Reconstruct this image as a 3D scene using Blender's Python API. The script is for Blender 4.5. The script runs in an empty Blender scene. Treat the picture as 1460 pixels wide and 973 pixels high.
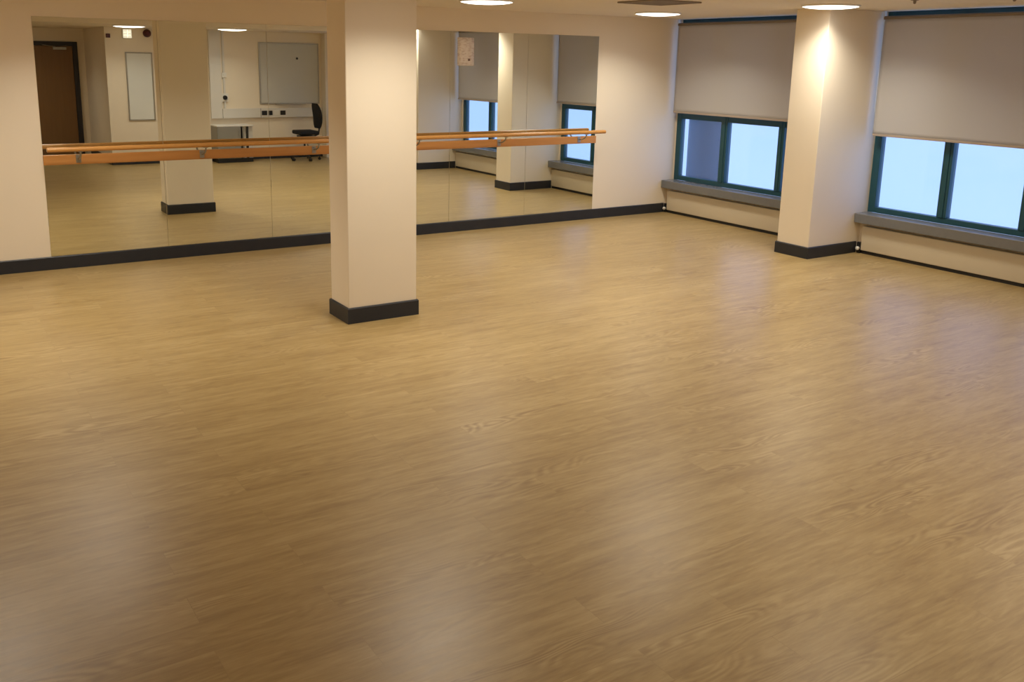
import bpy, bmesh, math, random
from mathutils import Vector, Matrix
random.seed(7)
SC = bpy.context.scene
COL = SC.collection
PI = math.pi

# ------------------------------------------------------------------ room sizes (metres)
# corner of mirror wall and window wall is the origin; room lies at x < 0, y < 0
H = 2.4805                      # ceiling
HL = 2.385                      # its lower zone along the back wall
SK = 0.12                       # skirting height
MIR_L, MIR_R, MIR_T = -7.4667, -1.2336, 2.2368
WX = 0.120                      # front of the window frames
COLX = -0.781                   # how far the window piers come into the room
PIERS = ((-2.950, -2.5537), (-5.915, -5.52))
BAYS = ((0.0, -2.5537), (-2.950, -5.52), (-5.915, -8.279))
BACK = -8.279                   # wall with the whiteboard
RECESS_X, RECESS_Y = -5.42, -10.4
WEST = -9.8

# ------------------------------------------------------------------ materials
def mat(name, col=(.8, .8, .8), rough=.5, metal=0., spec=.5, emit=None, strength=0.):
    m = bpy.data.materials.new(name); m.use_nodes = True
    b = m.node_tree.nodes['Principled BSDF']
    b.inputs['Base Color'].default_value = (*col, 1)
    b.inputs['Roughness'].default_value = rough
    b.inputs['Metallic'].default_value = metal
    b.inputs['Specular IOR Level'].default_value = spec
    if emit:
        b.inputs['Emission Color'].default_value = (*emit, 1)
        b.inputs['Emission Strength'].default_value = strength
    return m

def nodes(m):
    nt = m.node_tree
    return nt, nt.nodes, nt.links, nt.nodes['Principled BSDF']

def mottled(name, c1, c2, scale, rough=.6, bump=.0, spec=.4, stretch=(1, 1, 1), detail=4):
    m = mat(name, c1, rough, 0, spec)
    nt, N, L, b = nodes(m)
    tc = N.new('ShaderNodeTexCoord'); mp = N.new('ShaderNodeMapping')
    mp.inputs['Scale'].default_value = stretch
    L.new(tc.outputs['Object'], mp.inputs['Vector'])
    n = N.new('ShaderNodeTexNoise'); n.inputs['Scale'].default_value = scale; n.inputs['Detail'].default_value = detail
    L.new(mp.outputs[0], n.inputs['Vector'])
    mx = N.new('ShaderNodeMix'); mx.data_type = 'RGBA'
    mx.inputs['A'].default_value = (*c1, 1); mx.inputs['B'].default_value = (*c2, 1)
    L.new(n.outputs['Fac'], mx.inputs['Factor']); L.new(mx.outputs['Result'], b.inputs['Base Color'])
    if bump:
        bp = N.new('ShaderNodeBump'); bp.inputs['Strength'].default_value = bump; bp.inputs['Distance'].default_value = .002
        L.new(n.outputs['Fac'], bp.inputs['Height']); L.new(bp.outputs[0], b.inputs['Normal'])
    return m

def floor_material():
    m = mat('oak_vinyl_planks', (.4, .27, .12), .42, 0, .58)
    nt, N, L, b = nodes(m)
    tc = N.new('ShaderNodeTexCoord')
    br = N.new('ShaderNodeTexBrick')
    br.inputs['Scale'].default_value = 1.0
    br.inputs['Brick Width'].default_value = 1.22
    br.inputs['Row Height'].default_value = .178
    br.inputs['Mortar Size'].default_value = .0012
    br.inputs['Mortar Smooth'].default_value = .3
    br.offset = .37; br.offset_frequency = 2
    br.inputs['Color1'].default_value = (0, 0, 0, 1); br.inputs['Color2'].default_value = (1, 1, 1, 1)
    br.inputs['Mortar'].default_value = (.5, .5, .5, 1)
    L.new(tc.outputs['Object'], br.inputs['Vector'])
    # every plank shifts its own grain
    off = N.new('ShaderNodeVectorMath'); off.operation = 'MULTIPLY'; off.inputs[1].default_value = (9.0, 5.0, 3.0)
    L.new(br.outputs['Color'], off.inputs[0])
    add = N.new('ShaderNodeVectorMath'); add.operation = 'ADD'
    L.new(tc.outputs['Object'], add.inputs[0]); L.new(off.outputs[0], add.inputs[1])
    def noise(sx, sy, det, rough, dist=0.):
        mp = N.new('ShaderNodeMapping'); mp.inputs['Scale'].default_value = (sx, sy, 1)
        L.new(add.outputs[0], mp.inputs['Vector'])
        n = N.new('ShaderNodeTexNoise'); n.inputs['Scale'].default_value = 1; n.inputs['Detail'].default_value = det
        n.inputs['Roughness'].default_value = rough; n.inputs['Distortion'].default_value = dist
        L.new(mp.outputs[0], n.inputs['Vector']); return n
    broad = noise(1.1, 9., 3, .5, .4)
    fine = noise(3.2, 30., 4, .5, .6)
    fleck = noise(9., 62., 3, .6, .8)
    def math_(op, a, bb, cl=False):
        x = N.new('ShaderNodeMath'); x.operation = op; x.use_clamp = cl
        for i, v in enumerate((a, bb)):
            if isinstance(v, (int, float)): x.inputs[i].default_value = v
            else: L.new(v, x.inputs[i])
        return x.outputs[0]
    # cathedral figure: height lines of a stretched, slow noise
    fn = noise(1.5, 8.5, 1, .4, .4)
    fig = math_('SINE', math_('MULTIPLY', fn.outputs['Fac'], 95.), 0.)
    # the figure shows only here and there along a board
    pn = noise(.8, 4.5, 1, .5)
    patch = math_('MULTIPLY', math_('SUBTRACT', pn.outputs['Fac'], .50, True), 4., True)
    s = math_('ADD', math_('MULTIPLY', broad.outputs['Fac'], .27), .055)
    s = math_('ADD', s, math_('MULTIPLY', fine.outputs['Fac'], .33))
    s = math_('ADD', s, math_('MULTIPLY', fig, math_('MULTIPLY', patch, .10)))
    s = math_('ADD', s, math_('MULTIPLY', fleck.outputs['Fac'], .27))
    s = math_('ADD', s, math_('MULTIPLY', br.outputs['Color'], .035))
    cr = N.new('ShaderNodeValToRGB')
    e = cr.color_ramp.elements
    e[0].position = .34; e[0].color = (.270, .172, .064, 1)
    e[1].position = .70; e[1].color = (.500, .375, .180, 1)
    k = cr.color_ramp.elements.new(.52); k.color = (.390, .275, .115, 1)
    L.new(s, cr.inputs['Fac'])
    mx = N.new('ShaderNodeMix'); mx.data_type = 'RGBA'; mx.blend_type = 'MULTIPLY'
    mx.inputs['B'].default_value = (.90, .88, .85, 1)
    L.new(br.outputs['Fac'], mx.inputs['Factor']); L.new(cr.outputs[0], mx.inputs['A'])
    L.new(mx.outputs['Result'], b.inputs['Base Color'])
    ro = N.new('ShaderNodeMapRange'); ro.inputs['To Min'].default_value = .31; ro.inputs['To Max'].default_value = .38
    L.new(fine.outputs['Fac'], ro.inputs['Value']); L.new(ro.outputs[0], b.inputs['Roughness'])
    bp = N.new('ShaderNodeBump'); bp.inputs['Strength'].default_value = .05; bp.inputs['Distance'].default_value = .001
    L.new(fine.outputs['Fac'], bp.inputs['Height']); L.new(bp.outputs[0], b.inputs['Normal'])
    return m

def wood_material(name, dark, light, axis_scale, rough=.35):
    m = mottled(name, dark, light, 1., rough, .0, .5, axis_scale, 5)
    return m

def cloth_material():
    m = bpy.data.materials.new('blind_cloth'); m.use_nodes = True
    nt = m.node_tree; N, L = nt.nodes, nt.links
    N.clear()
    out = N.new('ShaderNodeOutputMaterial')
    d = N.new('ShaderNodeBsdfDiffuse'); d.inputs['Color'].default_value = (.59, .57, .545, 1)
    t = N.new('ShaderNodeBsdfTranslucent'); t.inputs['Color'].default_value = (.62, .62, .62, 1)
    tc = N.new('ShaderNodeTexCoord'); n = N.new('ShaderNodeTexNoise'); n.inputs['Scale'].default_value = 420; n.inputs['Detail'].default_value = 1
    L.new(tc.outputs['Object'], n.inputs['Vector'])
    bp = N.new('ShaderNodeBump'); bp.inputs['Strength'].default_value = .15; bp.inputs['Distance'].default_value = .0006
    L.new(n.outputs['Fac'], bp.inputs['Height']); L.new(bp.outputs[0], d.inputs['Normal'])
    mx = N.new('ShaderNodeMixShader'); mx.inputs[0].default_value = .22
    L.new(d.outputs[0], mx.inputs[1]); L.new(t.outputs[0], mx.inputs[2]); L.new(mx.outputs[0], out.inputs[0])
    return m

def pane_material():
    # obscured glazing: partly clear, partly scattering
    m = bpy.data.materials.new('obscured_glass'); m.use_nodes = True
    nt = m.node_tree; N, L = nt.nodes, nt.links
    N.clear()
    out = N.new('ShaderNodeOutputMaterial')
    tr = N.new('ShaderNodeBsdfTransparent'); tr.inputs['Color'].default_value = (.95, .975, .985, 1)
    tl = N.new('ShaderNodeBsdfTranslucent'); tl.inputs['Color'].default_value = (.93, .96, .98, 1)
    a = N.new('ShaderNodeMixShader'); a.inputs[0].default_value = .07
    L.new(tr.outputs[0], a.inputs[1]); L.new(tl.outputs[0], a.inputs[2])
    g = N.new('ShaderNodeBsdfGlossy'); g.inputs['Roughness'].default_value = .08; g.inputs['Color'].default_value = (.9, .9, .9, 1)
    b = N.new('ShaderNodeMixShader'); b.inputs[0].default_value = .035
    L.new(a.outputs[0], b.inputs[1]); L.new(g.outputs[0], b.inputs[2])
    L.new(b.outputs[0], out.inputs[0])
    return m

def paper_material():
    m = mat('printed_paper', (.80, .70, .66), .7, 0, .2)
    nt, N, L, b = nodes(m)
    tc = N.new('ShaderNodeTexCoord')
    n = N.new('ShaderNodeTexNoise'); n.inputs['Scale'].default_value = 1; n.inputs['Detail'].default_value = 3
    mp = N.new('ShaderNodeMapping'); mp.inputs['Scale'].default_value = (22, 1, 60)
    L.new(tc.outputs['Object'], mp.inputs['Vector']); L.new(mp.outputs[0], n.inputs['Vector'])
    cr = N.new('ShaderNodeValToRGB'); e = cr.color_ramp.elements
    e[0].position = .38; e[0].color = (.74, .66, .64, 1); e[1].position = .52; e[1].color = (.92, .87, .86, 1)
    L.new(n.outputs['Fac'], cr.inputs['Fac']); L.new(cr.outputs[0], b.inputs['Base Color'])
    return m

M = {}
M['wall'] = mottled('cream_paint', (.855, .768, .630), (.835, .748, .610), 3., .55, .04, .35)
M['ceil'] = mottled('ceiling_paint', (.82, .74, .62), (.80, .72, .60), 2., .8, .0, .2)
M['floor'] = floor_material()
M['skirt'] = mottled('charcoal_skirting', (.021, .023, .030), (.027, .029, .036), 8., .42)
M['mirror'] = mat('mirror_silver', (.85, .88, .83), .0, 1.)
M['mirror_edge'] = mat('mirror_edge', (.25, .32, .28), .3)
M['barre'] = wood_material('pine_barre', (.50, .235, .060), (.66, .34, .10), (2.2, 40, 40), .3)
M['board'] = wood_material('pine_board', (.44, .19, .050), (.60, .29, .085), (1.6, 40, 30), .4)
M['steel'] = mat('brushed_steel', (.40, .40, .38), .35, 1.)
M['teal'] = mottled('teal_frame_paint', (.016, .072, .094), (.020, .086, .110), 6., .4)
M['pane'] = pane_material()
M['sill'] = mottled('grey_sill_laminate', (.170, .172, .172), (.195, .197, .197), 30., .25)
M['heater'] = mottled('cream_heater_enamel', (.66, .58, .43), (.64, .56, .41), 4., .45)
M['black'] = mat('black_plastic', (.012, .012, .013), .45)
M['white'] = mat('white_plastic', (.78, .77, .73), .4)
M['cloth'] = cloth_material()
M['bar'] = mat('blind_bar', (.42, .35, .29), .5)
M['roller'] = mat('roller_tube', (.20, .16, .12), .5)
M['lampbody'] = mat('lamp_white', (.85, .83, .79), .4)
M['lamp'] = mat('lamp_diffuser', (.9, .9, .9), .4, 0, .5, (1., .93, .84), 3.2)
M['grille'] = mat('vent_grille', (.26, .21, .165), .6)
M['red'] = mat('alarm_red', (.085, .008, .010), .4)
M['emlens'] = mat('emergency_lens', (.9, .88, .8), .3, 0, .5, (1., .92, .74), .5)
M['wboard'] = mottled('whiteboard_face', (.60, .60, .56), (.55, .55, .51), 2.2, .22)
M['nboard'] = mottled('notice_board_face', (.76, .78, .76), (.72, .74, .72), 2.2, .3)
M['alu'] = mat('aluminium', (.42, .41, .38), .4, .9)
M['trunk'] = mat('trunking_plastic', (.70, .68, .64), .45)
M['cab'] = mottled('grey_cabinet', (.30, .29, .26), (.27, .26, .23), 5., .5)
M['door'] = wood_material('oak_door_veneer', (.170, .084, .026), (.225, .115, .038), (26, 26, 1.5), .4)
M['frame'] = mat('dark_door_frame', (.018, .015, .020), .4)
M['fabric'] = mottled('black_upholstery', (.010, .010, .012), (.016, .016, .018), 120., .85)
M['paper'] = paper_material()
M['ink'] = mat('printed_mark', (.20, .13, .12), .7)
M['fin'] = mottled('slate_cladding', (.010, .036, .066), (.014, .044, .078), 3., .5)

# ------------------------------------------------------------------ mesh helpers
def link(name, bm, m, parent=None, smooth=False, loc=None):
    me = bpy.data.meshes.new(name)
    bmesh.ops.recalc_face_normals(bm, faces=bm.faces)
    bm.to_mesh(me); bm.free()
    mats = m if isinstance(m, (list, tuple)) else [m]
    for x in mats: me.materials.append(x)
    if smooth:
        me.polygons.foreach_set('use_smooth', [True] * len(me.polygons))
        try: me.set_sharp_from_angle(angle=math.radians(38))
        except Exception: pass
    o = bpy.data.objects.new(name, me); COL.objects.link(o)
    if parent is not None: o.parent = parent
    if loc is not None: o.location = loc
    return o

def box(bm, x0, x1, y0, y1, z0, z1, bev=0., seg=2):
    v = [bm.verts.new((x, y, z)) for x in (x0, x1) for y in (y0, y1) for z in (z0, z1)]
    F = [(0, 1, 3, 2), (4, 6, 7, 5), (0, 4, 5, 1), (2, 3, 7, 6), (0, 2, 6, 4), (1, 5, 7, 3)]
    fs = [bm.faces.new([v[i] for i in f]) for f in F]
    if bev:
        es = list({e for f in fs for e in f.edges})
        bmesh.ops.bevel(bm, geom=es, offset=bev, segments=seg, affect='EDGES', profile=.6)
    return bm

def B(): return bmesh.new()
def bx(*a, **k): return box(B(), *a, **k)

def cyl(bm, p0, p1, r0, r1=None, n=24, cap=True):
    p0, p1 = Vector(p0), Vector(p1); r1 = r0 if r1 is None else r1
    d = (p1 - p0).normalized()
    a = d.orthogonal().normalized(); b = d.cross(a)
    A_ = []; C_ = []
    for i in range(n):
        t = 2 * PI * i / n; u = a * math.cos(t) + b * math.sin(t)
        A_.append(bm.verts.new(p0 + u * r0)); C_.append(bm.verts.new(p1 + u * r1))
    for i in range(n):
        j = (i + 1) % n; bm.faces.new((A_[i], A_[j], C_[j], C_[i]))
    if cap: bm.faces.new(A_[::-1]); bm.faces.new(C_)
    return bm

def lathe(bm, prof, cx=0, cy=0, n=48):
    """prof: list of (radius, z); radius 0 ends close to a point"""
    rings = []
    for r, z in prof:
        if r < 1e-6: rings.append([bm.verts.new((cx, cy, z))])
        else: rings.append([bm.verts.new((cx + r * math.cos(2 * PI * i / n), cy + r * math.sin(2 * PI * i / n), z)) for i in range(n)])
    for a, b in zip(rings, rings[1:]):
        for i in range(n):
            j = (i + 1) % n
            if len(a) == 1: bm.faces.new((a[0], b[j], b[i]))
            elif len(b) == 1: bm.faces.new((a[i], a[j], b[0]))
            else: bm.faces.new((a[i], a[j], b[j], b[i]))
    return bm

def tube(bm, pts, r, n=12):
    pts = [Vector(p) for p in pts]; rings = []
    a = None
    for i, p in enumerate(pts):
        d = (pts[min(i + 1, len(pts) - 1)] - pts[max(i - 1, 0)]).normalized()
        a = d.orthogonal().normalized() if a is None else (a - d * a.dot(d)).normalized()
        b = d.cross(a)
        rings.append([bm.verts.new(p + (a * math.cos(2 * PI * k / n) + b * math.sin(2 * PI * k / n)) * r) for k in range(n)])
    for A_, C_ in zip(rings, rings[1:]):
        for k in range(n):
            j = (k + 1) % n; bm.faces.new((A_[k], A_[j], C_[j], C_[k]))
    bm.faces.new(rings[0][::-1]); bm.faces.new(rings[-1])
    return bm

def tag(o, label, cat, group=None, kind=None):
    o['label'] = label; o['category'] = cat
    if group: o['group'] = group
    if kind: o['kind'] = kind
    return o

def thing(name, loc, label, cat, group=None, rz=0., kind=None):
    o = bpy.data.objects.new(name, None); COL.objects.link(o)
    o.empty_display_size = .1
    o.location = loc; o.rotation_euler = (0, 0, rz)
    return tag(o, label, cat, group, kind)

def struct(name, bm, m, label, cat, smooth=False):
    return tag(link(name, bm, m, None, smooth), label, cat, None, 'structure')

def dup(root, loc, label, rz=None):
    r = root.copy(); COL.objects.link(r); r.location = loc; r['label'] = label
    if rz is not None: r.rotation_euler = (0, 0, rz)
    for ch in list(root.children):
        c = ch.copy(); COL.objects.link(c); c.parent = r
        for g in list(ch.children):
            d = g.copy(); COL.objects.link(d); d.parent = c
    return r

# ------------------------------------------------------------------ the shell
T = .2
b = B(); box(b, WEST - T, .35, RECESS_Y - T, T, -.2, 0)
struct('floor', b, M['floor'], 'wide oak-look plank floor running under the whole room', 'floor')
b = B(); box(b, WEST - T, .35, RECESS_Y - T, T, H, H + .2); box(b, WEST, -.95, RECESS_Y, -6.6, HL, H)
struct('ceiling', b, M['ceil'], 'plain cream ceiling stepping down towards the back wall', 'ceiling')
b = B(); box(b, WEST - T, .20, 0, T, 0, H)
struct('wall_north', b, M['wall'], 'cream wall that carries the mirrors and the barre', 'wall')
b = B()
box(b, .03, .20, -.0001, BACK - T, 0, .385)               # below the sills
box(b, WX, .20, -.0001, -.010, .385, H)                    # slim strip beside the first window
for y0, y1 in PIERS: box(b, WX, .20, y0 - .001, y1 + .033, .385, H)
box(b, WX, .20, BACK - T, BACK + .05, .385, H)
struct('wall_east', b, M['wall'], 'cream outer wall below and between the windows', 'wall')
b = B()
pts = [(.35, BACK), (RECESS_X, BACK), (RECESS_X, RECESS_Y), (WEST, RECESS_Y), (WEST, RECESS_Y - T), (RECESS_X + .6, RECESS_Y - T), (RECESS_X + .6, BACK - T), (.35, BACK - T)]
lo = [b.verts.new((x, y, 0)) for x, y in pts]; hi = [b.verts.new((x, y, H)) for x, y in pts]
b.faces.new(lo[::-1]); b.faces.new(hi)
for i in range(len(pts)):
    j = (i + 1) % len(pts); b.faces.new((lo[i], lo[j], hi[j], hi[i]))
struct('wall_south', b, M['wall'], 'stepped cream back wall seen in the mirrors', 'wall')
b = B(); box(b, WEST - T, WEST, RECESS_Y - T, 0, 0, H)
struct('wall_west', b, M['wall'], 'cream side wall outside the picture', 'wall')

# free-standing pillar and the two window piers
PX0, PX1, PY0, PY1 = -5.8189, -5.2564, -2.899, -2.5716
def pier(name, x0, x1, y0, y1, label, sides='nsew'):
    o = struct(name, bx(x0, x1, y0, y1, 0, H, bev=.004, seg=1), M['wall'], label, 'pillar')
    t = .014
    s = B()
    nx0 = x0 - t if 'w' in sides else x0
    nx1 = x1 + t if 'e' in sides else -.024
    # a ring of skirting boards with an eased top edge
    prof = [(t, 0), (t, SK - .008), (t - .006, SK), (0, SK)]
    def ring(d, z): return [(x0 - d, y0 - d, z), ((x1 + d) if 'e' in sides else nx1, y0 - d, z), ((x1 + d) if 'e' in sides else nx1, y1 + d, z), (x0 - d, y1 + d, z)]
    rs = [[s.verts.new(p) for p in ring(d, z)] for d, z in prof]
    for a, c in zip(rs, rs[1:]):
        for i in range(4):
            j = (i + 1) % 4; s.faces.new((a[i], a[j], c[j], c[i]))
    s.faces.new(rs[0][::-1]); s.faces.new(rs[-1])
    k = link('baseboard', s, M['skirt'], o); k['label'] = 'charcoal skirting around the foot'
    return o
pier('pillar', PX0, PX1, PY0, PY1, 'free-standing square cream pillar in front of the mirrors')
pier('pillar_by_window', COLX, WX, PIERS[0][0], PIERS[0][1], 'cream pier between the two windows with the lowered blinds', 'nsw')
pier('pillar_by_window', COLX, WX, PIERS[1][0], PIERS[1][1], 'cream pier seen in the mirror beyond the second window', 'nsw')

# skirting boards
def skirting(name, segs, label):
    s = B()
    for (x0, y0, x1, y1, nx, ny) in segs:        # wall line and inward normal
        t = .014
        prof = [(0, 0), (t, 0), (t, SK - .008), (t - .006, SK), (0, SK)]
        A_ = [s.verts.new((x0 + nx * d, y0 + ny * d, z)) for d, z in prof]
        C_ = [s.verts.new((x1 + nx * d, y1 + ny * d, z)) for d, z in prof]
        for i in range(5):
            j = (i + 1) % 5; s.faces.new((A_[i], A_[j], C_[j], C_[i]))
        s.faces.new(A_[::-1]); s.faces.new(C_)
    return struct(name, s, M['skirt'], label, 'skirting')
skirting('baseboard_north', [(WEST, 0, -.03, 0, 0, -1)], 'charcoal skirting along the foot of the mirror wall')
skirting('baseboard_south', [(-1.47, BACK, RECESS_X, BACK, 0, 1), (RECESS_X, BACK, RECESS_X, RECESS_Y, -1, 0), (WEST, RECESS_Y, -6.62, RECESS_Y, 0, 1)],
         'charcoal skirting along the back wall seen in the mirrors')
skirting('baseboard_west', [(WEST, RECESS_Y, WEST, -.02, 1, 0)], 'charcoal skirting along the side wall outside the picture')
# boxed riser at the far end of the back wall
struct('trim_1', bx(-1.47, -.95, BACK, BACK + .22, 0, H, bev=.003, seg=1), M['wall'], 'cream boxed-in riser beside the whiteboard in the mirror', 'boxing')

# ------------------------------------------------------------------ windows
ZF0, ZF1 = .428, H - .004
def window(n, y_left, y_right, mull, label):
    """y_left > y_right; mull = list of (y0, y1) uprights between the jambs"""
    w = tag(bpy.data.objects.new('window_%d' % n, None), label, 'window', None, 'structure'); COL.objects.link(w)
    w.location = (WX, y_left, ZF0)
    def P(name, bm, m):
        bmesh.ops.translate(bm, verts=bm.verts, vec=(-WX, -y_left, -ZF0)); return link(name, bm, m, w)
    jl, jr = y_left - .082, y_right + .082
    d0, d1 = WX, WX + .075
    f = B()
    box(f, d0, d1, jl, y_left, ZF0, ZF1, .004, 1); box(f, d0, d1, y_right, jr, ZF0, ZF1, .004, 1)
    box(f, d0, d1, jr, jl, ZF0, ZF0 + .058, .004, 1); box(f, d0, d1, jr, jl, ZF1 - .045, ZF1, .004, 1)
    if n == 1: box(f, d0 + .002, d1, jr, jl, 1.228, 1.310, .004, 1)      # transom just under the blind
    P('window_frame', f, M['teal'])
    edges = [jl]
    for a, c in mull:
        m_ = B(); box(m_, d0 - .006, d1, c, a, ZF0 + .058, ZF1 - .045, .005, 2); box(m_, d0 - .014, d0 - .006, c + .03, a - .03, ZF0 + .06, ZF1 - .047, .002, 1)
        P('mullion', m_, M['teal']); edges += [a, c]
    edges.append(jr)
    for a, c in zip(edges[::2], edges[1::2]):
        P('pane', bx(d0 + .035, d0 + .041, c - .006, a + .006, ZF0 + .05, ZF1 - .04), M['pane'])
    return w
window(1, -.012, -2.52, [(-.795, -.900), (-1.690, -1.776)], 'teal-framed window nearest the mirror wall')
window(2, -2.951, -5.470, [(-3.727, -3.824), (-4.526, -4.615)], 'teal-framed window on the nearer side of the window pier')
window(3, -5.923, -8.225, [(-6.66, -6.75), (-7.43, -7.52)], 'teal-framed window in the last bay')
for i, (y0, y1) in enumerate(BAYS):
    z0, z1 = .328, .428
    s = bx(-.0899, WX + .004, y1 + (.003 if i < 2 else .003), y0 - .003, z0, z1, bev=.008, seg=3)
    struct('trim_%d' % (i + 2), s, M['sill'], ('grey laminate sill below the window next to the mirror wall', 'grey laminate sill below the nearer window', 'grey laminate sill in the last window bay')[i], 'window sill')

# ------------------------------------------------------------------ heaters below the sills
def heater(y0, y1, label):
    """long convector casing, y0 > y1"""
    r = thing('convector_heater', (-.0225, y0, 0), label, 'heater', 'convector heaters below the window sills')
    L_ = y0 - y1
    c = B(); box(c, 0, .050, -L_, 0, .034, .292, .006, 3)
    link('casing', c, M['heater'], r, True)
    g = bx(.006, .044, -L_ + .03, -.03, .2905, .2945)
    link('outlet_grille', g, M['alu'], r)
    link('plinth', bx(.010, .050, -L_ + .01, -.01, 0, .036), M['black'], r)
    p = bx(-.004, .034, .004, .044, 0, SK - .004, bev=.003); cyl(p, (.012, .006, .05), (.012, -.03, .05), .009, n=12)
    link('valve_body', p, M['black'], r)
    v = B(); lathe(v, [(0, 0), (.017, 0), (.020, .006), (.020, .022), (.013, .030), (0, .031)], n=24)
    bmesh.ops.rotate(v, verts=v.verts, cent=(0, 0, 0), matrix=Matrix.Rotation(-PI / 2, 3, 'Y'))
    bmesh.ops.translate(v, verts=v.verts, vec=(-.004, .024, .052))
    link('valve_head', v, M['white'], r, True)
    return r
heater(-.060, -2.545, 'long cream convector heater below the window next to the mirror wall')
heater(-3.018, -5.505, 'long cream convector heater below the nearer window, cut by the picture edge')
heater(-5.985, -8.262, 'long cream convector heater in the last window bay')

# ------------------------------------------------------------------ blinds
def blind(y0, y1, zb, label):
    r = thing('roller_blind', (0, (y0 + y1) / 2, H), label, 'blind', 'grey roller blinds at the windows')
    hw = (y0 - y1) / 2
    top = -.072
    f = B(); nY, nZ = 60, 24
    grid = []
    for i in range(nY + 1):
        row = []
        yy = -hw + 2 * hw * i / nY
        for k in range(nZ + 1):
            zz = top + (zb - H - top) * k / nZ
            q = k / nZ
            xx = .0035 * math.sin(yy * 4.3 + 1.1) * q + .002 * math.sin(yy * 9.1) * q
            row.append((xx, yy, zz))
        grid.append(row)
    fr = [[f.verts.new(p) for p in row] for row in grid]
    for i in range(nY):
        for k in range(nZ):
            f.faces.new((fr[i][k], fr[i + 1][k], fr[i + 1][k + 1], fr[i][k + 1]))
    o = link('blind_fabric', f, M['cloth'], r, True)
    so = o.modifiers.new('thickness', 'SOLIDIFY'); so.thickness = .0012
    bb = B(); box(bb, -.007, .007, -hw, hw, zb - H - .012, zb - H + .012, .005, 2)
    link('bottom_bar', bb, M['bar'], r, True)
    t = B(); cyl(t, (.012, -hw - .006, top + .004), (.012, hw + .006, top + .004), .019, n=28)
    link('roller', t, M['roller'], r, True)
    for s in (-1, 1):
        k = B(); box(k, -.006, .036, s * (hw + .012) - .002, s * (hw + .012) + .002, top - .022, -.0005)
        box(k, -.006, .036, s * (hw + .012) - .008 * 1, s * (hw + .012) + .008, -.004, -.0005)
        link('bracket', k, M['white'], r)
    ch = B()
    tube(ch, [(.004, hw + .010, top), (.003, hw + .010, -.55), (.004, hw + .010, -1.0)], .0022, 8)
    tube(ch, [(.020, hw + .010, top), (.021, hw + .010, -.55), (.020, hw + .010, -1.0)], .0022, 8)
    link('pull_chain', ch, M['white'], r)
    return r
blind(-.062, -2.495, 1.318, 'grey roller blind half lowered over the window next to the mirror wall')
blind(-3.004, -5.465, 1.248, 'grey roller blind half lowered over the nearer window, cut by the picture edge')
blind(-5.960, -8.235, 1.26, 'grey roller blind half lowered in the last window bay')

# ------------------------------------------------------------------ mirrors
PW = (MIR_R - MIR_L) / 6
MLAB = ['tall wall mirror at the left end of the row, reflecting the brown door',
        'tall wall mirror second from the left, reflecting the back of the pillar',
        'tall wall mirror just left of the pillar, reflecting the whiteboard and office chair',
        'tall wall mirror mostly hidden behind the free-standing pillar',
        'tall wall mirror just right of the pillar with a paper notice on it',
        'tall wall mirror at the right end of the row, nearest the windows']
MLAB[3], MLAB[4] = ('tall wall mirror mostly hidden behind the pillar, a strip showing right of it',
                    'tall wall mirror second from the right, reflecting the window pier')
for i in range(6):
    x0 = MIR_L + i * PW; x1 = x0 + PW
    g = .0009
    zc = (SK + MIR_T) / 2
    m_ = B(); box(m_, x0 + g, x1 - g, -.0065, -.0005, SK + .002, MIR_T, .0012, 1)
    bmesh.ops.translate(m_, verts=m_.verts, vec=(-(x0 + x1) / 2, 0, -SK))
    o = link('wall_mirror', m_, M['mirror'], None, loc=((x0 + x1) / 2, 0, SK))
    tag(o, MLAB[i], 'mirror', 'row of mirrors on the wall')

# paper on the glass
nb = B(); X0, X1, Z0, Z1 = -3.222, -3.008, 1.868, 2.172
grid = []
for i in range(5):
    x = X0 + (X1 - X0) * i / 4
    grid.append([nb.verts.new((x - X0, -.0066 - .0012 * math.sin(PI * i / 4) - .0008 * k, Z0 + (Z1 - Z0) * (1 - k / 5) - Z0)) for k in range(6)])
for i in range(4):
    for k in range(5): nb.faces.new((grid[i][k], grid[i + 1][k], grid[i + 1][k + 1], grid[i][k + 1]))
po = link('paper_notice', nb, M['paper'], None, True, (X0, 0, Z0))
so = po.modifiers.new('thickness', 'SOLIDIFY'); so.thickness = .0004
tag(po, 'pinkish printed paper notice stuck high on the mirror right of the pillar', 'notice')
k_ = B(); box(k_, .135, .163, -.0122, -.0115, .052, .076)
link('printed_mark', k_, M['ink'], po)['label'] = 'small dark mark near the bottom corner'

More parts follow.
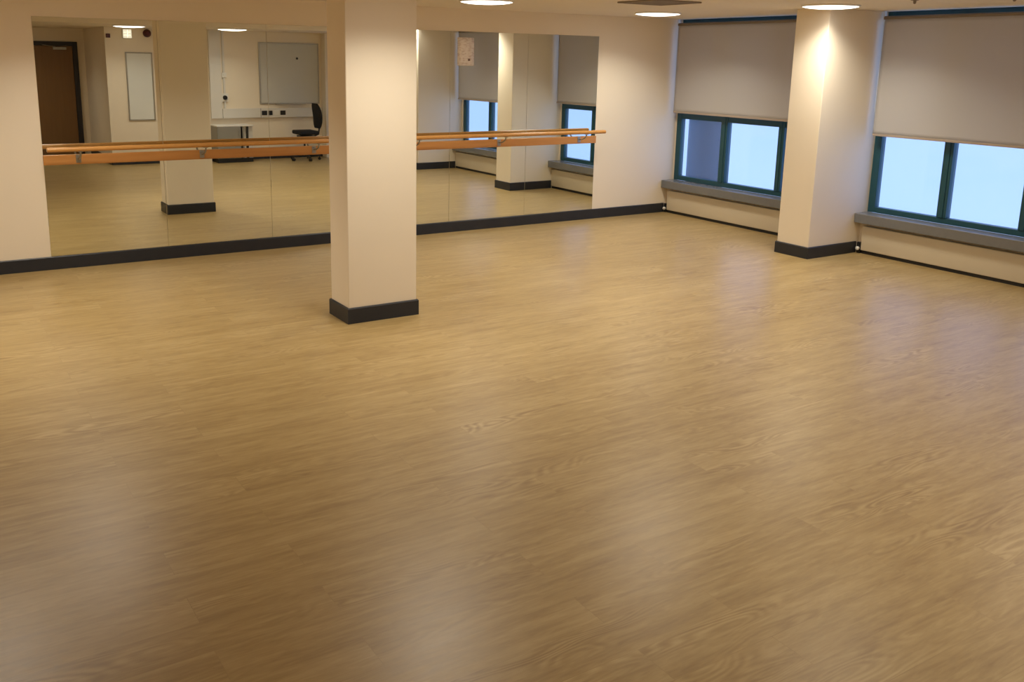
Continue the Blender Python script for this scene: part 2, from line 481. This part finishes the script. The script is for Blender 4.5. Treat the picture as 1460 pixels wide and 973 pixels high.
# ------------------------------------------------------------------ ballet barre
BZ, BD, BR_ = 1.100, .175, .0215
ba = thing('ballet_barre', (MIR_L, 0, .955), 'long wooden ballet barre with backing board across the mirrors', 'barre')
def Lc(x, y, z): return (x - MIR_L, y, z - .955)
r = B(); x0, x1 = MIR_L + .015, -1.212
cyl(r, Lc(x0 + .006, -BD, BZ), Lc(x1 - .006, -BD, BZ), BR_, n=32)
cyl(r, Lc(x0, -BD, BZ), Lc(x0 + .006, -BD, BZ), BR_ - .006, BR_, 32); cyl(r, Lc(x1 - .006, -BD, BZ), Lc(x1, -BD, BZ), BR_, BR_ - .006, 32)
link('rail', r, M['barre'], ba, True)
q = B(); box(q, 0, MIR_R - MIR_L, -.0285, -.0068, -.004, .084, .004, 2)
bo = link('backing_board', q, M['board'], ba); bo['label'] = 'flat pine backing board'
for bxx in (-7.178, -6.073, -4.93, -3.78, -2.665, -1.50):
    a = B()
    zc = .048
    c0 = Vector((bxx - MIR_L, 0, 0))
    box(a, c0.x - .022, c0.x + .022, -.0325, -.0285, .010, .084, .0015, 1)
    cy_ = []
    for t in range(9):
        u = t / 8
        cy_.append((c0.x, -.032 - (BD - .032) * math.sin(u * PI / 2), zc + (BZ - .955 - BR_ - zc) * (1 - math.cos(u * PI / 2))))
    tube(a, cy_, .008, 12)
    box(a, c0.x - .020, c0.x + .020, -BD - .013, -BD + .013, BZ - .955 - BR_ - .005, BZ - .955 - BR_ + .0005, .002, 1)
    br = link('bracket', a, M['steel'], ba, True)
    for dz in (-.025, .025):
        s = B(); cyl(s, (c0.x, -.0325, zc + dz), (c0.x, -.036, zc + dz), .006, .004, 12)
        link('bolt', s, M['steel'], br)

# ------------------------------------------------------------------ ceiling lamps
LR = .26
LAMP_W = 12.8
def make_lamp(loc, label):
    t = thing('ceiling_light', loc, label, 'ceiling light', 'round ceiling lights')
    h = B(); lathe(h, [(0, 0), (LR, 0), (LR, -.012), (LR - .012, -.016), (LR - .014, -.010), (0, -.010)])
    link('housing', h, M['lampbody'], t, True)
    d = B(); prof = [(LR - .016, -.0105)]
    for i in range(1, 9):
        a = i / 8 * PI / 2
        prof.append(((LR - .016) * math.cos(a) if i < 8 else 0, -.0105 - .024 * math.sin(a)))
    prof.append((0, -.0345))
    prof = prof[:-1]
    lathe(d, prof)
    link('diffuser', d, M['lamp'], t, True)
    la = bpy.data.lights.new('lamp', 'AREA'); la.shape = 'DISK'; la.size = 2 * LR - .06
    la.energy = LAMP_W; la.color = (1., .922, .775); la.spread = math.radians(136)
    lo_ = bpy.data.objects.new('lamp', la); COL.objects.link(lo_); lo_.parent = t; lo_.location = (0, 0, -.037)
    return t
LAMPS = [((-1.2, -.98), 'round ceiling light near the corner above the window next to the mirrors'),
         ((-1.10, -3.20), 'round ceiling light directly in front of the pier between the windows'),
         ((-1.0, -5.6), 'round ceiling light near the pier of the last bay'),
         ((-3.70, -1.36), 'round ceiling light cut by the top edge right of the pillar'),
         ((-3.35, -3.6), 'round ceiling light in the middle of the room'),
         ((-3.35, -5.47), 'round ceiling light reflected faintly above the whiteboard in the mirror'),
         ((-3.52, -7.20), 'round ceiling light reflected above the wall trunking in the mirror'),
         ((-7.35, -1.30), 'round ceiling light before the left mirrors'),
         ((-5.55, -3.78), 'round ceiling light in front of the free-standing pillar'),
         ((-5.22, -7.20), 'round ceiling light reflected above the emergency light in the mirror'),
         ((-8.3, -2.6), 'round ceiling light by the side wall'),
         ((-7.0, -9.2), 'unseen round ceiling light added to brighten the recess by the door')]  # last lamp is an added, unseen one that lifts the door recess
l0 = None; dim = None
for (lx, ly), lab in LAMPS:
    if l0 is None:
        l0 = make_lamp((lx, ly, H), lab)
        dim = [c for c in l0.children if c.type == 'LIGHT'][0].data.copy(); dim.energy = LAMP_W * .40
    else:
        r = dup(l0, (lx, ly, HL if ly < -6.6 else H), lab)
        if ly < -5.0:                                      # the lamps at this end of the room are dimmed
            for c in r.children:
                if c.type == 'LIGHT':
                    c.data = dim


# ceiling vent and sprinkler-like heads at the top edge of the picture
v = thing('ceiling_vent', (-2.50, -2.42, H), 'dark square ceiling vent cut by the top edge of the picture', 'vent')
f = B()
for a in ((-.27, .27, -.27, -.245), (-.27, .27, .245, .27), (-.27, -.245, -.245, .245), (.245, .27, -.245, .245)): box(f, *a, -.014, 0, .003, 1)
link('vent_frame', f, M['grille'], v)
s = B()
for k in range(12):
    yy = -.225 + k * .041; box(s, -.245, .245, yy - .010, yy + .010, -.010, -.004)
link('louvres', s, M['grille'], v)
def sensor(loc, label):
    t = thing('ceiling_sensor', loc, label, 'sensor', 'small sensors on the ceiling')
    a = B(); lathe(a, [(0, 0), (.035, 0), (.035, -.006), (.026, -.012), (0, -.012)], n=24); link('base', a, M['grille'], t, True)
    c = B(); lathe(c, [(0, -.0121), (.013, -.0121), (.012, -.030), (.007, -.038), (0, -.040)], n=20); link('head', c, M['grille'], t, True)
    return t
s0 = sensor((-1.33, -4.20, H), 'small dark ceiling sensor right of the pier light')
dup(s0, (-1.12, -4.90, H), 'small dark ceiling sensor farthest right along the top edge')

# ------------------------------------------------------------------ back of the room, seen in the mirrors
def wall_item(name, x, z, label, cat, group=None, y=BACK): return thing(name, (x, y, z), label, cat, group)

w = wall_item('whiteboard', -2.118, 1.04, 'large square whiteboard on the back wall above the trunking', 'whiteboard')
f = B(); W2, Hh = .60, 1.15
for a in ((-W2, W2, 0, .028), (-W2, W2, Hh - .028, Hh)): box(f, a[0], a[1], .001, .022, a[2], a[3], .004, 2)
for a in ((-W2, -W2 + .028), (W2 - .028, W2)): box(f, a[0], a[1], .001, .022, .028, Hh - .028, .004, 2)
link('frame', f, M['alu'], w)
link('writing_surface', bx(-W2 + .02, W2 - .02, .002, .012, .02, Hh - .02), M['wboard'], w)
link('pen_tray', bx(-.3, .3, .022, .075, -.006, .014, bev=.004), M['alu'], w)
mg = B(); cyl(mg, (.16, .012, .86), (.16, .020, .86), .022, n=20); link('magnet', mg, M['black'], w)

n_ = wall_item('notice_board', -4.873, .775, 'tall narrow pale notice board below the emergency light', 'notice board')
f = B(); W2, Hh = .228, 1.19
for a in ((-W2, W2, 0, .022), (-W2, W2, Hh - .022, Hh)): box(f, a[0], a[1], .001, .020, a[2], a[3], .003, 1)
for a in ((-W2, -W2 + .022), (W2 - .022, W2)): box(f, a[0], a[1], .001, .020, .022, Hh - .022, .003, 1)
link('frame', f, M['alu'], n_)
link('board_face', bx(-W2 + .015, W2 - .015, .002, .012, .015, Hh - .015), M['nboard'], n_)

e = wall_item('emergency_light', -5.048, 2.195, 'small glowing white emergency light high on the back wall', 'emergency light')
link('housing', bx(-.078, .078, 0, .035, 0, .162, bev=.006), M['white'], e)
q = B()
for i in range(2):
    for k in range(3): box(q, -.068 + i * .070, -.068 + i * .070 + .064, .034, .062, .010 + k * .048, .010 + k * .048 + .044, .006, 2)
link('lens', q, M['emlens'], e)

a = wall_item('fire_alarm_sounder', -4.712, 2.292, 'round dark red fire alarm sounder right of the emergency light', 'fire alarm')
c = B(); cyl(c, (0, 0, 0), (0, .03, 0), .068, n=32); link('base', c, M['red'], a, True)
c = B(); cyl(c, (0, .03, 0), (0, .075, 0), .062, .046, 32); cyl(c, (0, .075, 0), (0, .088, 0), .046, .030, 32); link('horn', c, M['red'], a, True)
a = wall_item('fire_detector', -5.362, 2.235, 'tiny red fire device near the wall corner left of the emergency light', 'fire alarm')
link('backbox', bx(-.034, .034, .001, .026, -.034, .034, bev=.004), M['red'], a)
c = B(); cyl(c, (0, .026, 0), (0, .036, 0), .022, n=20); link('button', c, M['red'], a, True)

# trunking: tall riser and waist-high dado run
t = wall_item('vertical_trunking', -3.55, .79, 'wide white vertical cable trunking on the back wall', 'trunking')
link('trunk', bx(-.105, .105, 0, .055, 0, HL - .79, bev=.004), M['trunk'], t)
link('lid_joint', bx(-.107, .107, .001, .057, .98, 1.0, bev=.002), M['trunk'], t)
t = wall_item('cable_conduit', -3.385, .967, 'narrow white conduit carrying the light switch beside the wide trunking', 'conduit')
link('channel', bx(-.018, .018, 0, .022, 0, 1.39, bev=.003), M['trunk'], t)
link('ceiling_cap', bx(-.022, .022, 0, .026, 1.38, HL - .967, bev=.002), M['trunk'], t)
s = wall_item('light_switch', -3.385, 1.58, 'small white light switch on the conduit beside the trunking', 'switch')
link('plate', bx(-.043, .043, .023, .034, -.043, .043, bev=.003), M['white'], s)
link('rocker', bx(-.012, .012, .034, .039, -.02, .02, bev=.002), M['white'], s)
s = wall_item('round_control', -3.385, 1.17, 'round dark control on a white plate below the light switch', 'control')
link('plate', bx(-.062, .062, .023, .034, -.075, .075, bev=.004), M['white'], s)
c = B(); cyl(c, (0, .034, 0), (0, .060, 0), .042, .038, 28); link('dial', c, M['black'], s, True)
d = wall_item('dado_trunking', -3.44, .79, 'long white socket trunking along the back wall below the whiteboard', 'trunking')
link('trunk', bx(.0, 1.96, .001, .055, 0, .175, bev=.005), M['trunk'], d)
link('lid_joint', bx(.715, .727, .001, .057, .0, .175, bev=.002), M['cab'], d)
for xs, blk in ((.79, 1), (.905, 1), (1.02, 0), (1.155, 1)):
    w_ = .105 if xs != .905 else .085
    p = link('socket', bx(xs - w_ / 2, xs + w_ / 2, .055, .064, .045, .130, bev=.004), M['black' if blk else 'white'], d)
    p['label'] = 'black socket plate' if blk else 'white socket plate'
    for sx in (-.022, .022):
        link('switch', bx(xs + sx - .006, xs + sx + .006, .064, .067, .10, .118, bev=.001, seg=1), M['white' if not blk else 'black'], p)

# low cabinet with two dark uprights
c = thing('low_cabinet', (-3.34, BACK + .24, 0), 'low grey cabinet standing below the trunking on the back wall', 'cabinet')
link('carcass', bx(-.34, .16, -.20, .20, .08, .66, bev=.005), M['cab'], c)
link('plinth', bx(-.33, .33, -.18, .17, 0, .08), M['black'], c)
link('top', bx(-.345, .345, -.205, .21, .66, .682, bev=.004), M['trunk'], c)
dr = link('door', bx(-.335, .085, .20, .218, .09, .655, bev=.003), M['cab'], c)
h = B(); tube(h, [(.05, .218, .50), (.05, .245, .51), (.05, .245, .59), (.05, .218, .60)], .005, 10); link('handle', h, M['steel'], dr, True)
for xs in (.115, .225):
    link('upright', bx(xs - .018, xs + .018, .16, .20, .08, .66, bev=.003), M['black'], c)
link('side_panel', bx(.162, .335, -.20, .158, .08, .66), M['trunk'], c)

# office chair, seen from the side
ch = thing('office_chair', (-2.03, -7.78, 0), 'black swivel office chair below the whiteboard', 'chair', None, 0)
s = B(); box(s, -.165, .215, -.235, .235, .490, .565, .032, 4); link('seat', s, M['fabric'], ch, True)
s = B()
ring = []
for k in range(9):
    u = k / 8; z = .60 + u * .47
    x = .235 + .030 * math.sin(u * PI) - .045 * u + .03
    hw = .215 * (1 - .35 * abs(2 * u - 1) ** 3); th = .030 * (1 - .55 * abs(2 * u - 1) ** 4)
    sec = []
    for i in range(20):
        a_ = 2 * PI * i / 20
        cx_, sy = math.cos(a_), math.sin(a_)
        sec.append(s.verts.new((x + th * math.copysign(abs(cx_) ** .7, cx_), hw * math.copysign(abs(sy) ** .7, sy), z)))
    ring.append(sec)
for p_, q_ in zip(ring, ring[1:]):
    for i in range(20):
        j = (i + 1) % 20; s.faces.new((p_[i], p_[j], q_[j], q_[i]))
s.faces.new(ring[0][::-1]); s.faces.new(ring[-1])
link('backrest', s, M['fabric'], ch, True)
s = B(); tube(s, [(.10, 0, .455), (.20, 0, .45), (.285, 0, .49), (.300, 0, .58), (.290, 0, .78)], .016, 12); link('back_stem', s, M['black'], ch, True)
s = B(); box(s, -.12, .14, -.10, .10, .44, .475, .008, 2); cyl(s, (0, 0, .10), (0, 0, .26), .030); cyl(s, (0, 0, .26), (0, 0, .44), .018); link('gas_column', s, M['black'], ch, True)
for k in range(5):
    a_ = 2 * PI * k / 5 + .3; dx, dy = math.cos(a_), math.sin(a_)
    s = B(); cyl(s, (0, 0, .115), (dx * .28, dy * .28, .080), .026, .016, 14); lg = link('leg', s, M['black'], ch, True)
    s = B(); px, py = dx * .275, dy * .275
    cyl(s, (px, py, .085), (px, py, .05), .008, n=10)
    for sg in (-1, 1): cyl(s, (px - dy * .008 * sg, py + dx * .008 * sg, .027), (px - dy * .026 * sg, py + dx * .026 * sg, .027), .027, n=18)
    link('castor', s, M['black'], lg, True)

# door in the recess
dy0 = RECESS_Y
d = tag(bpy.data.objects.new('door_1', None), 'brown wooden door with dark frame seen in the left mirror', 'door', None, 'structure'); COL.objects.link(d)
d.location = (-6.08, dy0, 0)
f = B()
box(f, -.53, -.44, .0005, .045, 0, 2.14, .003, 1); box(f, .44, .53, .0005, .045, 0, 2.14, .003, 1); box(f, -.44, .44, .0005, .045, 2.06, 2.14, .003, 1)
link('door_frame', f, M['frame'], d)
lf = link('door_leaf', bx(-.437, .437, .001, .030, .006, 2.057, bev=.002, seg=1), M['door'], d)
q = B(); box(q, .10, .33, .030, .080, 1.99, 2.04, .006, 2); link('door_closer', q, M['alu'], lf)
q = B(); tube(q, [(.14, .07, 2.045), (.02, .16, 2.055), (-.08, .045, 2.075)], .007, 10); link('closer_arm', q, M['alu'], lf, True)
q = B(); cyl(q, (-.37, .030, 1.02), (-.37, .040, 1.02), .026, n=24); tube(q, [(-.37, .04, 1.02), (-.37, .075, 1.02), (-.35, .083, 1.02), (-.25, .083, 1.02)], .009, 12); link('handle', q, M['steel'], lf, True)
q = B(); cyl(q, (-.40 + .03, .030, .93), (-.37, .035, .93), .022, n=20); link('lock', q, M['steel'], lf, True)

# ------------------------------------------------------------------ outside: the slate-clad round column before the first window
o = B(); lathe(o, [(0, -3.0), (.25, -3.0), (.25, 4.), (0, 4.)], n=64)
bmesh.ops.translate(o, verts=o.verts, vec=(0, 0, 3.0))
fo = link('cladded_column', o, M['fin'], None, True, (.93, .235, -3.0))
tag(fo, 'dark blue-grey round column standing outside behind the pane nearest the mirror wall', 'column', None, 'structure')

# ------------------------------------------------------------------ sky
wd = bpy.data.worlds.new('sky'); SC.world = wd; wd.use_nodes = True
nt = wd.node_tree; N, L = nt.nodes, nt.links
bg = N['Background']
tc = N.new('ShaderNodeTexCoord'); sp = N.new('ShaderNodeSeparateXYZ'); L.new(tc.outputs['Generated'], sp.inputs[0])
cr = N.new('ShaderNodeValToRGB')
mr = N.new('ShaderNodeMapRange'); mr.inputs['From Min'].default_value = -.35; mr.inputs['From Max'].default_value = .35
L.new(sp.outputs['Z'], mr.inputs['Value']); L.new(mr.outputs[0], cr.inputs['Fac'])
e = cr.color_ramp.elements
e[0].position = .25; e[0].color = (.375, .560, .96, 1)
e[1].position = .75; e[1].color = (.350, .490, 1.04, 1)
L.new(cr.outputs[0], bg.inputs['Color']); bg.inputs['Strength'].default_value = 1.10

# ------------------------------------------------------------------ camera
yaw, pitch, roll = (math.radians(v) for v in (32.0134, -12.2865, .9848))
fwd = Vector((math.sin(yaw) * math.cos(pitch), math.cos(yaw) * math.cos(pitch), math.sin(pitch)))
right = Vector((math.cos(yaw), -math.sin(yaw), 0)); up = right.cross(fwd)
r2 = right * math.cos(roll) + up * math.sin(roll); u2 = -right * math.sin(roll) + up * math.cos(roll)
cam = bpy.data.cameras.new('camera'); co = bpy.data.objects.new('camera', cam); COL.objects.link(co)
mw = Matrix((r2, u2, -fwd)).transposed().to_4x4(); mw.translation = Vector((-8.4708, -8.9774, 1.932))
co.matrix_world = mw
cam.sensor_fit = 'HORIZONTAL'; cam.sensor_width = 36
cam.lens = 1309.62 / 1460 * 36
cam.shift_x = 43.607 / 1460; cam.shift_y = -115.65 / 1460
cam.clip_start = .05
SC.camera = co

# ------------------------------------------------------------------ view
vs = SC.view_settings
vs.view_transform = 'Standard'; vs.look = 'None'; vs.gamma = 1; vs.use_curve_mapping = False
vs.exposure = 0.57
cy = SC.cycles
cy.use_denoising = True
cy.max_bounces = 14; cy.diffuse_bounces = 8; cy.glossy_bounces = 8; cy.transparent_max_bounces = 16
cy.sample_clamp_indirect = 8
